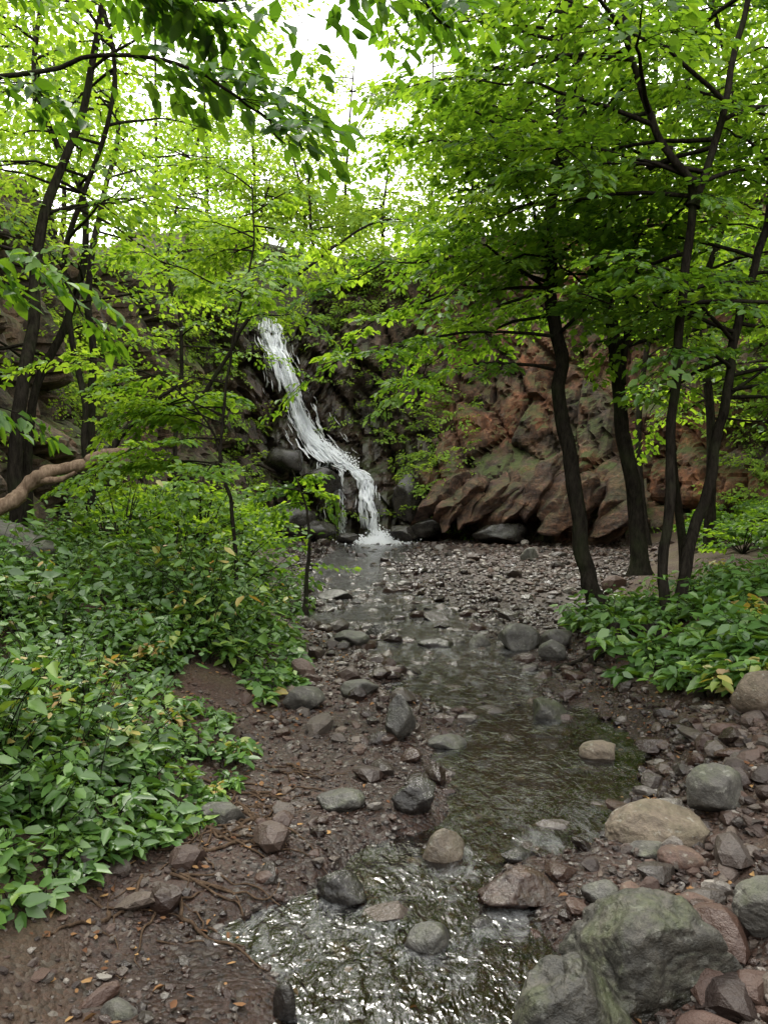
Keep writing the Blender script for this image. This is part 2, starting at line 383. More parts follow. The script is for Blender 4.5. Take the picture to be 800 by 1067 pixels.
def fbase():
    r_=abs(rng.normal(0,.45));a=rng.uniform(0,6.28);return -.12+math.cos(a)*r_*1.3,24.55-abs(math.sin(a))*r_*1.2,.62+abs(rng.normal(0,.2))*math.exp(-r_*1.3)
droplets(2200,fbase,.008,.026)
def fmid():
    t=rng.random();x=-2.6+1.9*t;z=4.1-1.1*t;s=s_of_x(x);fx,fy,a_,b_=cliffframe(s);o=float(bil(gs,gz,GM,s,z))*.85+.15+abs(rng.normal(0,.15));return fx+a_*o,fy+b_*o,z+rng.normal(0,.14)
droplets(700,fmid,.008,.022)
mk("waterfall",np.concatenate(Vw),np.concatenate(Fw),M_fall,None,True)

# ---------------------------------------------------------------- rocks
def ico(sub):
    bm=bmesh.new();bmesh.ops.create_icosphere(bm,subdivisions=sub,radius=1.0)
    V=np.array([v.co[:] for v in bm.verts]);Fc=np.array([[v.index for v in f.verts] for f in bm.faces]);bm.free();return V,Fc
ICO={k:ico(k) for k in(1,2,4,5,6)}
def rockshape(sub,seed,cuts=9,rough=.12,cut=(.55,.85)):
    r=np.random.default_rng(seed);V,Fc=ICO[sub];V=V.copy()
    for _ in range(cuts):
        n=r.normal(size=3);n/=np.linalg.norm(n);c=r.uniform(*cut)
        d=V@n;V-=np.maximum(0,d-c)[:,None]*n*.9
    o=seed*7.3
    if sub>2:
        d=rough*1.3*fbm(V[:,0]*1.6+o,V[:,1]*1.6,V[:,2]*1.6,4)+rough*.4*fbm(V[:,0]*6+o,V[:,1]*6,V[:,2]*6,4)-rough*.5*np.exp(-np.abs(vn(V[:,0]*1.3+o,V[:,1]*1.3,V[:,2]*2.2))*16)
    else: d=rough*vn(V[:,0]*1.6+o,V[:,1]*1.6,V[:,2]*1.6)
    V=V*(1+d)[:,None]
    V/=np.abs(V).max(0);return V,Fc
def rock(u0,v0,u1,v1,mat,wet=0,seed=None,name="rock",sub=4,cuts=9,rough=.14,sink=.2,d=None,depth=.8,cut=(.6,.9),hmin=.28,wide=False):
    """survey extents (photo pixels) -> metric size and place on the ground"""
    t=(v1-533.5)/F
    if d is None: d=CAMH/(t+.029)
    th=math.atan(((v0+v1)/2-533.5)/F)
    w=(u1-u0)/F*d/2;app=(v1-v0)/F*d*math.cos(th)
    Dd=min(depth*w,.5*app/max(.1,math.sin(th)));hg=(app-2*Dd*math.sin(th)*.75)/(2*(1-sink)*math.cos(th));hg=max(hg,hmin*w)
    dc=d+Dd;x=((u0+u1)/2-400)/F*dc;w*=dc/d*.97
    seed=seed if seed is not None else int(u0*3+v0)
    V,Fc=rockshape(sub,seed,cuts,rough,cut)
    if wide: # broader towards the ground so it sits in the bed without an undercut
        V[:,:2]*=(1-.28*np.clip(V[:,2:3],-.6,1));V[:,:2]/=np.abs(V[:,:2]).max(0)
    V=V*np.array([w,Dd,hg]);zb=Hs(x,dc)
    V=V+np.array([x,dc,zb+hg*(1-2*sink)])
    wz=np.clip(wet+.8*sst(.06,.0,V[:,2]-zb)*(wet>0),0,1)
    mk(name,V,Fc,mat,{"wet":wz},True)
rock(575,938,766,1105,M_moss,.15,331,"boulder",6,9,.15,.28,d=2.36,depth=.8,cut=(.6,.9),hmin=.62,wide=True)
rock(518,952,668,1120,M_moss,.3,316,"boulder",6,9,.15,.25,d=2.2,depth=.8,cut=(.6,.9),hmin=.7,wide=True)
rock(764,978,850,1062,M_grey,0,5,"boulder",5,5,.1,d=2.6)
rock(628,830,742,896,M_tan,0,14,"boulder",5,7,.12,.25,cut=(.7,.92),wide=True)
rock(713,818,778,880,M_grey,0,9,"boulder",4,8,.12)
rock(495,882,584,940,M_red,.8,21,"rock",5,12,.12,.25,wide=True)
rock(438,836,486,888,M_tan,.45,33,"rock",4,8,.12,.2)
rock(328,880,386,934,M_dark,.9,40,"rock",4,10,.14,.15)
rock(418,928,478,980,M_grey,.6,41,"rock",4,9,.12,.2,wide=True)
rock(392,720,434,775,M_grey,.6,43,"rock",4,14,.1,.2,cut=(.45,.7),wide=True)
rock(406,808,458,852,M_dark,.8,44,"rock",4,9,.14,.15)
rock(290,708,340,740,M_grey,0,45,"rock",4,12,.08)
rock(248,712,292,732,M_dark,.2,46,"rock",4,12,.08)
rock(205,830,260,864,M_grey,.1,47,"rock",4,12,.08)
rock(516,640,563,674,M_grey,.5,48,"rock",4,9,.1,.15)
rock(602,752,647,784,M_tan,.1,49,"rock",4,8,.1)
rock(104,1033,146,1066,M_grey,0,50,"rock",4,10,.08,.3)
rock(284,1000,310,1048,M_dark,.8,51,"rock",4,9,.1)
rock(545,708,592,744,M_moss,.6,52,"rock",4,9,.12)
rock(328,820,384,852,M_grey,.4,53,"rock",4,12,.08)
rock(443,750,487,774,M_grey,.5,54,"rock",4,10,.1)
rock(354,706,396,732,M_grey,.4,55,"rock",4,10,.1)
rock(622,1050,680,1090,M_tan,0,56,"rock",4,6,.1,d=2.0)
rock(684,888,737,922,M_red,0,57,"rock",4,6,.1)
rock(640,920,672,950,M_red,.0,58,"rock",4,8,.1)
rock(604,912,650,946,M_grey,.3,59,"rock",4,8,.1)
rock(560,664,592,688,M_grey,.4,60,"rock",4,9,.1)
rock(380,640,410,658,M_dark,.7,61,"rock",4,9,.1)
rock(344,655,386,674,M_grey,.5,62,"rock",4,9,.1)
rock(434,650,480,670,M_dark,.7,63,"rock",4,9,.1)
rock(488,648,512,668,M_grey,.2,64,"rock",4,9,.1)
rock(541,570,562,585,M_grey,.0,65,"rock",4,9,.1)
rock(562,655,600,680,M_dark,.3,66,"rock",4,9,.1)
rock(484,925,522,955,M_dark,.9,67,"rock",4,10,.1)
rock(760,745,830,800,M_tan,0,68,"rock",4,8,.1)
rock(700,930,745,960,M_red,0,69,"rock",4,8,.1)
rock(655,880,700,905,M_grey,0,70,"rock",4,8,.1)
rock(520,870,560,892,M_dark,.7,71,"rock",4,8,.1)
rock(-45,555,64,612,M_grey,0,72,"boulder",5,12,.08,.2,d=7.6)
rock(330,608,372,622,M_dark,.4,73,"rock",4,9,.1)
rock(585,640,625,664,M_grey,.1,74,"rock",4,9,.1)
rock(365,880,405,900,M_grey,.7,75,"rock",4,9,.1)
TC={}
def scatter(name,n,xr,yr,size,subt,wfun,mat,seed,embed=.25,flat=(.4,.75),sig=.5,mx_=4):
    r=np.random.default_rng(seed)
    y=yr[0]+(yr[1]-yr[0])*r.random(n);x=xr[0]+(xr[1]-xr[0])*r.random(n)
    keep=r.random(n)<wfun(x,y);x=x[keep];y=y[keep];n=len(x)
    sz=np.clip(np.exp(r.normal(math.log(size),sig,n)),size*.35,size*mx_)
    if subt not in TC: TC[subt]=np.stack([rockshape(subt,900+subt*20+i,8,.12,(.5,.85))[0] for i in range(12)])
    Fc=ICO[subt][1];z=Ha(x,y)
    T=TC[subt][r.integers(0,12,n)];nv=T.shape[1]
    sc=np.stack([sz*r.uniform(.7,1.3,n),sz*r.uniform(.6,1.,n),sz*r.uniform(*flat,n)],-1)
    T=T*sc[:,None,:]
    a=r.normal(0,.3,n);c,s=np.cos(a)[:,None],np.sin(a)[:,None]
    T=np.stack([T[...,0]*c+T[...,2]*s,T[...,1],-T[...,0]*s+T[...,2]*c],-1)
    a=r.uniform(0,6.28,n);c,s=np.cos(a)[:,None],np.sin(a)[:,None]
    T=np.stack([T[...,0]*c-T[...,1]*s,T[...,0]*s+T[...,1]*c,T[...,2]],-1)
    T=T+np.stack([x,y,z+sc[:,2]*(1-2*embed)*.6],-1)[:,None,:]
    Fa=(Fc[None]+(np.arange(n)*nv)[:,None,None]).reshape(-1,3)
    wt=np.clip(np.exp(-np.abs((x-cxf(y))/(hwf(y)*1.5))**4)*1.1+.9*r.random(n)*inbed(x,y),0,1)
    mk(name,T.reshape(-1,3),Fa,mat,{"rnd":np.repeat(r.random(n),nv),"wet":np.repeat(wt,nv)},False,origin=False)
inbed=lambda x,y:sst(-.5,.2,x-Le(y))*sst(.9,.0,x-Re(y))
inch=lambda x,y:np.exp(-np.abs((x-cxf(y))/(hwf(y)*1.0))**4)
patch=lambda x,y:np.clip(.55+.9*fbm(x*1.1,y*1.1,7.,2),0.05,1)
scatter("gravel",13000,(-1.6,2.2),(2.0,5.2),.009,1,lambda x,y:np.clip(inbed(x,y)*(1-.6*inch(x,y))*patch(x,y)+.08,0,1),M_peb,1,sig=.55)
scatter("gravel",12000,(-1.8,2.6),(4.8,10.5),.017,1,lambda x,y:inbed(x,y)*(1-.5*inch(x,y))*np.clip(patch(x,y)+.2,0,1),M_peb,2,sig=.55)
scatter("gravel",17000,(-3.5,7),(9.5,25),.034,1,lambda x,y:inbed(x,y)*(1-.3*inch(x,y))*np.clip(patch(x*.5,y*.5)+.3,0,1),M_peb,3)
scatter("cobbles",1200,(-1.3,2.6),(2.2,10),.036,2,lambda x,y:inbed(x,y)*(1-.15*inch(x,y))*.75,M_peb,4,.25,sig=.6,mx_=3.2)
scatter("cobbles",700,(-1.2,2.4),(6.5,14),.075,2,lambda x,y:inch(x,y)*.6,M_peb,14,.2,sig=.45,mx_=2)
scatter("cobbles",800,(-3,6.5),(9,25),.07,2,lambda x,y:inbed(x,y)*.5,M_peb,5,.2,sig=.5,mx_=3)
scatter("cobbles",900,(.95,2.6),(2.3,4.9),.034,2,lambda x,y:sst(.9,1.3,x-.25*(y-3))*.8,M_peb,6,.15)
scatter("gravel",5000,(.8,2.8),(2.2,5.2),.014,1,lambda x,y:sst(.8,1.2,x-.25*(y-3))*.9,M_peb,7,.15)
scatter("gravel",4500,(-3,-.8),(2.2,8),.008,1,lambda x,y:.35+0*x,M_peb,8,.2,sig=.7)

# leaning bedded slabs at the foot of the wall
r=np.random.default_rng(5);VV=[];FF=[];o_=0
for i in range(26):
    u=452+i/25*205+r.normal(0,5);v_=np.interp(u,[450,500,560,620,660],[536,516,512,516,528])+r.normal(0,8);d=24.2-(u-450)/200*2.3+r.normal(0,.4)
    V,Fc=rockshape(5,400+i,18,.09,(.42,.75))
    V=V*np.array([r.uniform(.26,.5),r.uniform(.7,1.),r.uniform(.85,1.4)])
    V[:,0]+=.03*np.sign(np.sin(V[:,2]*9+i))*np.abs(np.sin(V[:,2]*9+i))**.3
    tl=-r.uniform(.45,.85);c,s=math.cos(tl),math.sin(tl);V=np.stack([V[:,0]*c-V[:,2]*s,V[:,1],V[:,0]*s+V[:,2]*c],-1)
    V=V+at(u,v_,d);VV.append(V);FF.append(Fc+o_);o_+=len(V)
V=np.concatenate(VV);mk("rock_ledge",V,np.concatenate(FF),M_crag,{"wet":np.full(len(V),.1)},True)
for i,(u,v,d,w,h) in enumerate([(445,550,24.2,.55,.35),(520,556,22.6,.8,.35),(420,555,24.0,.45,.3),(300,545,24.2,1.0,.6),(330,552,24.0,.6,.35),(362,560,23.6,.35,.2),(335,500,24.9,.7,.5),(300,480,25.2,.7,.6),(425,520,24.9,.5,.8)]):
    V,Fc=rockshape(4,260+i,12,.12);V=V*np.array([w,w*.8,h])+at(u,v,d)
    mk("rock",V,Fc,M_dark,{"wet":np.full(len(V),.6)},True)

# ---------------------------------------------------------------- foliage machinery
class Plant:
    def __init__(s):
        s.V=[];s.F=[];s.off=0;s.P=[];s.D=[];s.N=[];s.L=[];s.W=[];s.R=[]
    def tube(s,pts,rad,k=6):
        pts=np.asarray(pts,float);n=len(pts);rad=np.broadcast_to(rad,(n,))
        t=np.gradient(pts,axis=0);t/=np.linalg.norm(t,axis=1)[:,None]+1e-9
        ref=np.array([0,0,1.]) if abs(t[:,2]).mean()<.8 else np.array([1.,0,0])
        a=np.cross(t,ref);a/=np.linalg.norm(a,axis=1)[:,None]+1e-9;b_=np.cross(t,a)
        th=np.arange(k)*2*math.pi/k
        ring=pts[:,None]+rad[:,None,None]*(np.cos(th)[None,:,None]*a[:,None]+np.sin(th)[None,:,None]*b_[:,None])
        s.V.append(ring.reshape(-1,3))
        i=np.arange(n-1)[:,None]*k+np.arange(k)[None];j=np.arange(n-1)[:,None]*k+(np.arange(k)+1)[None]%k
        s.F.append((np.stack([i,j,j+k,i+k],-1)+s.off).reshape(-1,4));s.off+=n*k
    def leaves(s,P,D,Nn,L,W,R):
        s.P.append(P);s.D.append(D);s.N.append(Nn);s.L.append(L);s.W.append(W);s.R.append(R)
    def spray(s,tmp,T,f,up,sc,lsc,tw=True,rb=0.):
        f=f/np.linalg.norm(f);y=np.cross(up,f);y/=np.linalg.norm(y)+1e-9;z=np.cross(f,y)
        M=np.stack([f,y,z])
        s.leaves(T+sc*(tmp['P']@M),tmp['D']@M,tmp['N']@M,tmp['L']*lsc,tmp['W']*lsc,np.clip(tmp['R']*.55+.5*rng.random()-.02+rb,0,1))
        if tw:
            s.V.append(T+sc*(tmp['tv']@M));s.F.append(tmp['tf']+s.off);s.off+=len(tmp['tv'])
    def build(s,name,wood,leaf):
        V=list(s.V);Fs=list(s.F);off=s.off;nw=sum(len(f) for f in Fs);rn=[np.zeros(off)]
        nl=0
        if s.P:
            P=np.concatenate(s.P);Dd=np.concatenate(s.D);Nn=np.concatenate(s.N);L=np.concatenate(s.L);W=np.concatenate(s.W);R=np.concatenate(s.R)
            Dd=Dd/(np.linalg.norm(Dd,axis=1)[:,None]+1e-9)
            Sd=np.cross(Nn,Dd);Sd/=np.linalg.norm(Sd,axis=1)[:,None]+1e-9;Nn=np.cross(Dd,Sd)
            loc=np.array([(0,0,0),(.3,.5,.10),(.68,.36,.06),(1,0,-.12),(.68,-.36,.06),(.3,-.5,.10)])
            n=len(P);vv=P[:,None]+loc[None,:,0:1]*L[:,None,None]*Dd[:,None]+loc[None,:,1:2]*W[:,None,None]*Sd[:,None]+loc[None,:,2:3]*L[:,None,None]*Nn[:,None]*(rng.uniform(-.3,1.6,n))[:,None,None]
            V.append(vv.reshape(-1,3));b_=off+np.arange(n)[:,None]*6
            f=np.stack([b_+np.array([0,3,2,1]),b_+np.array([0,5,4,3])],1).reshape(-1,4);Fs.append(f);nl=len(f)
            rn.append(np.repeat(R,6))
        mi=np.concatenate([np.zeros(nw,int),np.ones(nl,int)])
        return mk(name,np.concatenate(V),np.concatenate(Fs),[wood,leaf],{"rnd":np.concatenate(rn)},True,mi)
def make_spray(seed,step=.075,side=.5,ls=.085,lw=.052,nod=9,droop=.12,hang=.25):
    r=np.random.default_rng(seed);pl=Plant();P=[];D=[]
    xs_=np.linspace(0,1,6);yw=.05*np.sin(xs_*4+seed);main=np.stack([xs_,yw,-droop*xs_**2],-1)
    pl.tube(main,np.linspace(.006,.002,6),3)
    for i in range(nod):
        x=.08+.9*i/nod;p=np.array([x,np.interp(x,xs_,yw),-droop*x*x])
        for sg in((-1,1) if r.random()<.7 else ((-1) if i%2 else 1,)):
            ang=sg*r.uniform(.7,1.05);ln=side*(1-.75*x)*r.uniform(.6,1.15)
            d=np.array([math.cos(ang),math.sin(ang),r.uniform(-.25,.1)])
            e=p+d*ln;e[2]-=.1*ln
            pl.tube(np.stack([p,e]),np.array([.003,.0015]),3)
            m_=max(2,int(ln/step))
            for j in range(m_):
                q=p+(e-p)*((j+1)/m_)
                a=ang+(1 if j%2 else -1)*r.uniform(.4,1.)*(0 if j==m_-1 else 1)
                P.append(q+r.normal(0,.012,3));D.append([math.cos(a),math.sin(a),-hang+r.normal(0,.2)])
    P.append(main[-1]);D.append([1,0,-.2])
    n=len(P);Nn=np.stack([r.normal(0,.38,n),r.normal(0,.38,n),np.ones(n)],-1)
    L=ls*r.uniform(.5,1.35,n)
    return dict(P=np.array(P),D=np.array(D),N=Nn,L=L,W=L*lw/ls*r.uniform(.85,1.15,n),R=r.random(n),tv=np.concatenate(pl.V),tf=np.concatenate(pl.F))
SP=[make_spray(i,ls=.09,lw=.056,step=.08) for i in range(8)]
SPF=[make_spray(50+i,step=.12,side=.55,ls=.12,lw=.08,nod=7,hang=.4) for i in range(6)]
SPB=[make_spray(80+i,step=.11,side=.38,ls=.14,lw=.075,nod=6,droop=.25,hang=.5) for i in range(6)]

def cat(pts,m=8):
    P=np.array(pts,float);P=np.concatenate([[2*P[0]-P[1]],P,[2*P[-1]-P[-2]]]);o=[]
    for i in range(1,len(P)-2):
        for t in np.linspace(0,1,m,endpoint=False):
            a,b_,c,d=P[i-1:i+3];o.append(.5*((2*b_)+(-a+c)*t+(2*a-5*b_+4*c-d)*t*t+(-a+3*b_-3*c+d)*t**3))
    o.append(P[-2]);return np.array(o)
UP=np.array([0,0,1.])
def branch(pl,p,az,el,L,rad,temps,sc=(.5,.85),lsc=1,step=.28,tw=True,droop=.35,start=.2,rb=0.):
    n=9;t=np.linspace(0,1,n);d=np.array([math.cos(az)*math.cos(el),math.sin(az)*math.cos(el),math.sin(el)])
    side=np.array([-math.sin(az),math.cos(az),0])
    pts=p+np.outer(t*L,d)+np.outer(-droop*L*t*t*.6,UP)+np.outer(.1*L*rng.normal()*t*t,side)+rng.normal(0,.018*L,(n,3))*t[:,None]
    pl.tube(pts,rad*(1-.85*t)+.002,5)
    k=int(L*(1-start)/step)+1
    for i in range(k):
        tt=start+(1-start)*(i+rng.random()*.5)/k
        q=np.array([np.interp(tt,t,pts[:,c]) for c in range(3)])
        sg=1 if i%2 else -1
        a=az+sg*rng.uniform(.5,1.2)
        f=np.array([math.cos(a),math.sin(a),rng.uniform(-.3,.15)])
        pl.spray(temps[rng.integers(len(temps))],q,f,UP+rng.normal(0,.22,3),rng.uniform(*sc)*(1.1-.4*tt),lsc,tw,rb)
    f=pts[-1]-pts[-2];f[2]-=.05
    pl.spray(temps[rng.integers(len(temps))],pts[-1],f,UP,rng.uniform(*sc),lsc,tw,rb)
    return pts
def trunk(pl,pts,r0,r1,k=10,wig=.02,lump=.08):
    c=cat(pts,10);n=len(c);c=c+wig*np.stack([vn(np.arange(n)*.35,c[:,0]*0+pts[0][0]*3),vn(np.arange(n)*.35,c[:,0]*0+9+pts[0][0]),np.zeros(n)],-1)
    rad=np.linspace(r0,r1,n);rad=rad*(1+lump*vn(np.arange(n)*.9,np.zeros(n)+pts[0][1]))
    rad[:4]*=np.array([1.7,1.35,1.15,1.05])
    pl.tube(c,rad,k);return c
def auto(pl,c,n,zmin,Lr,azf,temps=SP,rad=.022,elr=(-.05,.55),**kw):
    idx=np.where(c[:,2]>zmin)[0]
    for i in range(n):
        j=idx[int(rng.random()*len(idx))]
        branch(pl,c[j],azf(),rng.uniform(*elr),rng.uniform(*Lr),rad,temps,**kw)
anyaz=lambda:rng.uniform(0,6.283)
toward=lambda a,s:(lambda:a+rng.normal(0,s))
# --- right bank trees
pl=Plant();c=trunk(pl,[at(622,632,8.5),at(608,585,8.5),at(592,470,8.6),at(580,360,8.8),at(570,250,9),at(585,120,9.2),at(592,-30,9.4),at(600,-140,9.6)],.095,.045,wig=.05)
auto(pl,c,27,3.5,(1.2,2.6),toward(math.pi+.1,1.2));auto(pl,c,8,4.2,(1.4,2.6),anyaz)
for u,v,a,L in[(577,350,3.3,2.6),(574,300,3.0,2.3),(577,385,3.6,2.),(572,280,3.5,2.6)]: branch(pl,at(u,v,8.7),a,.12,L,.02,SP,droop=.5)
pl.build("maple_tree",M_bark,M_leaf)
pl=Plant();c=trunk(pl,[at(668,600,8.9),at(662,540,9),at(650,450,9.1),at(635,330,9.3),at(612,220,9.5),at(600,90,9.7),at(605,-100,10)],.1,.045,wig=.05)
auto(pl,c,20,3.4,(1.3,2.8),anyaz)
c2=trunk(pl,[at(645,400,9.15),at(656,330,9.2),at(662,260,9.2),at(680,120,9.3),at(690,-80,9.4)],.04,.02)
auto(pl,c2,10,3.6,(1.,2.2),anyaz);pl.build("maple_tree",M_bark,M_leaf)
pl=Plant();c=trunk(pl,[at(694,655,7.4),at(692,590,7.4),at(698,480,7.4),at(708,330,7.3),at(722,208,7.2),at(690,150,7.1),at(662,80,7.0),at(646,-20,6.9),at(640,-150,6.8)],.055,.022,8)
auto(pl,c,15,3.5,(1.,2.2),anyaz)
c2=trunk(pl,[at(721,215,7.2),at(742,160,7.2),at(762,70,7.3),at(782,-20,7.4),at(800,-160,7.5)],.04,.02,8)
auto(pl,c2,12,4.,(1.,2.2),anyaz);pl.build("maple_tree",M_bark,M_leaf)
pl=Plant();c=trunk(pl,[at(705,640,7.6),at(722,560,7.7),at(745,470,7.8),at(758,400,7.9),at(776,310,8),at(800,220,8.2),at(830,60,8.4),at(850,-120,8.6)],.062,.03,8,.04)
auto(pl,c,20,2.7,(1.2,2.6),anyaz);pl.build("maple_tree",M_bark,M_leaf)
for (x,y,h,r0,zm,n,L) in[(5.6,13.5,10,.1,2.8,20,2.8),(7.8,11.5,9.5,.12,2.6,20,2.8),(4.2,11.0,9,.06,4.2,14,2.3),(8.8,17,11,.12,4,20,3.2),(6.5,19.5,11,.1,4.8,18,3),(5.2,8.6,8.5,.07,2.6,17,2.3),(6.3,6.6,8.5,.08,3.,12,2.3)]:
    z=Hs(x,y);pl=Plant();b0=np.array([x,y,z-.1])
    c=trunk(pl,[b0,b0+[rng.normal(0,.2),0,h*.3],b0+[rng.normal(0,.4),rng.normal(0,.3),h*.65],b0+[rng.normal(0,.6),0,h]],r0,.03,8)
    auto(pl,c,n,zm,(L*.5,L),anyaz,SPF,sc=(.7,1.1),lsc=.9,step=.4,tw=False,rb=.1);pl.build("maple_tree",M_bark,M_leaf)
# --- left trees
for (x,y,h,r0,zm,n,L,lx) in[(-4.3,9.2,9.5,.10,3.2,17,2.6,.5),(-3.8,10.2,9,.05,3.8,14,2.2,-.4),(-5.2,11.5,10,.08,3.6,16,2.8,.7),(-5.6,15,11,.1,4.4,22,3,.6),(-5.2,19.5,10,.07,5,18,2.6,.3),(-4.9,7.0,9,.1,3.4,14,2.3,.3)]:
    z=Hs(x,y);pl=Plant();b0=np.array([x,y,z-.1])
    c=trunk(pl,[b0,b0+[lx*.1,0,h*.2],b0+[lx*.6+rng.normal(0,.2),rng.normal(0,.3),h*.45],b0+[lx*.8+rng.normal(0,.3),rng.normal(0,.3),h*.7],b0+[lx*1.6+rng.normal(0,.4),0,h]],r0,.025,8,.06)
    auto(pl,c,n,zm,(L*.5,L),anyaz,SPF,sc=(.7,1.1),lsc=.8,step=.4,tw=False,rb=.15);pl.build("ash_tree",M_bark,M_leaf)
# left sapling
pl=Plant();c=trunk(pl,[at(248,625,7.6),at(246,580,7.6),at(240,520,7.6),at(230,478,7.6),at(236,400,7.7),at(250,320,7.8),at(264,255,7.9),at(262,190,8)],.024,.007,6,.01)
c2=trunk(pl,[at(231,480,7.6),at(222,450,7.6),at(200,420,7.5),at(170,395,7.4)],.015,.006,5,.005)
auto(pl,c,20,2.0,(.6,1.25),toward(3.1,1.1),rad=.008,sc=(.32,.55),step=.2,lsc=.75,rb=.25)
auto(pl,c,3,3.6,(.4,.7),toward(0,.6),rad=.007,sc=(.3,.4),step=.25,lsc=.75,rb=.25)
auto(pl,c2,6,1.5,(.5,1.),toward(3.1,1.2),rad=.008,sc=(.35,.5),step=.2,lsc=.75,rb=.25)
pl.build("sapling",M_bark,M_leaf)
pl=Plant();c=trunk(pl,[at(318,640,8.6),at(320,600,8.6),at(322,560,8.6),at(318,525,8.7),at(305,490,8.8)],.03,.008,6,.01)
auto(pl,c,5,1.6,(.3,.7),toward(3.1,1.5),rad=.008,sc=(.25,.4),step=.2,lsc=.7);pl.build("sapling",M_bark,M_leaf)
pl=Plant();c=trunk(pl,[at(200,430,14),at(262,330,14),at(300,295,14),at(350,255,14),at(400,225,14)],.04,.018,6,.04)
auto(pl,c,5,5.3,(.7,1.4),anyaz,SPF,sc=(.6,.9),tw=False,rb=.2);pl.build("leaning_tree",M_bark,M_leaf)
# near overhanging branches, upper left
pl=Plant()
def hangs(c,n,t0,sp,sc,rb,pitch):
    for i in range(n):
        t=rng.uniform(t0,1);q=c[int(t*(len(c)-1))];a=rng.uniform(-sp,sp);pl.spray(SPB[rng.integers(6)],q,np.array([math.cos(a),math.sin(a),pitch]),UP+rng.normal(0,.25,3),rng.uniform(*sc),.75,True,rb)
c=trunk(pl,[at(-420,100,4.2),at(-200,60,4.2),at(-30,80,4.0),at(120,60,3.9),at(235,90,3.8),at(300,150,3.8)],.02,.004,6,.04)
hangs(c,16,.35,1.3,(.35,.6),0,-.15)
c=trunk(pl,[at(-420,-150,4.6),at(-150,-60,4.4),at(80,-40,4.2),at(220,0,4.1),at(380,-30,4.2),at(470,30,4.3)],.024,.006,6,.03)
hangs(c,32,.3,1.5,(.35,.65),0,-.2)
c=trunk(pl,[at(-420,350,4.4),at(-200,280,4.2),at(-60,250,4.0),at(40,270,4.0),at(90,330,4.0)],.018,.004,6,.02)
hangs(c,10,.4,1.3,(.3,.5),.15,-.3)
c=trunk(pl,[at(-420,480,4.8),at(-200,440,4.6),at(-60,410,4.5),at(20,430,4.4)],.014,.004,6,.02)
hangs(c,7,.5,1.3,(.3,.45),.2,-.3)
b0=np.array([-3.4,4.0,Hs(-3.4,4.0)]);trunk(pl,[b0,b0+[-.1,.1,1.5],[-2.9,4.2,3.6],[-2.2,4.4,4.7],at(-150,-60,4.4)],.1,.03,8)
trunk(pl,[b0+[-.1,.1,1.2],at(-420,350,4.4)],.03,.02,6);trunk(pl,[[-3.2,4.1,2.8],at(-300,80,4.2),at(-200,60,4.2)],.03,.02,6);trunk(pl,[b0+[-.05,.05,.8],at(-420,480,4.8)],.025,.014,6)
pl.build("overhanging_tree",M_bark,M_near)

# --- forest above the rim
pl=Plant()
for (x,y,h,n,L) in[(-13,29,13,20,4),(-9,31,13,24,4),(-14,22,12,16,4),(-12,15,10,14,3.6),(-5.5,33,10,26,3.4),(-1.8,34,9,26,3.2),(1.8,33,9,24,3.),(5,31,11,24,3.6),(8.5,29.5,13,24,4),(12,28,13,20,4),(15,23,13,16,4),(-10.5,25.5,8,18,3.2),(-6.8,29.5,7.5,18,2.8),(3.2,29,5,16,2.4),(0,30.5,4.5,16,2.4),(-2.6,30,4,14,2.2),(-4.8,29,3,14,2),(-3.4,32,5,14,2.4),(-9.5,19,7,14,2.6)]:
    z=Hs(x,y);b0=np.array([x,y,z-.3])
    c=trunk(pl,[b0,b0+[rng.normal(0,.2),0,h*.4],b0+[rng.normal(0,.5),0,h]],.10,.03,6)
    auto(pl,c,n,z+h*.1,(L*.4,L*.85),anyaz,SPF,rad=.025,sc=(1.1,1.9),lsc=1.6,step=.55,tw=False)
pl.build("forest",M_bark,M_far)
# --- shrubs and vines on the cliff
pl=Plant();n=6500
s=rng.uniform(cum[3],cum[-4],n);z=rng.uniform(.8,11,n);fx,fy,fnx,fny=cliffframe(s);Hh=rim(fx,fy);o=cliffoff(s,z,Hh)
dens=vn(s*.35,z*.4,3.)*1.1+.2+.075*z-np.where((fx<-6)&(z<6),.25,0)+.35*np.exp(-((fx-.3)/1.6)**2-((z-5)/2.5)**2)+.9*np.exp(-((fx+1.7)/1.3)**2-((z-9.3)/1.2)**2)
wd=np.full(n,9.)
for a,b_ in fall_up+fall_lo: wd=np.minimum(wd,np.hypot(s-s_of_x(a),z-b_))
kp=(wd>1.1+.6*rng.random(n))&(rng.random(n)<dens*.6)&(z<Hh+.3)
for i in np.where(kp)[0]:
    a=math.atan2(fny[i],fnx[i])+rng.normal(0,.8)
    pl.spray(SPF[rng.integers(6)],np.array([fx[i]+fnx[i]*o[i],fy[i]+fny[i]*o[i],z[i]]),np.array([math.cos(a),math.sin(a),rng.uniform(-.7,.6)]),UP+rng.normal(0,.3,3),rng.uniform(.4,1.),.9 if fy[i]>18 else .7,False,rng.uniform(-.4,.1))
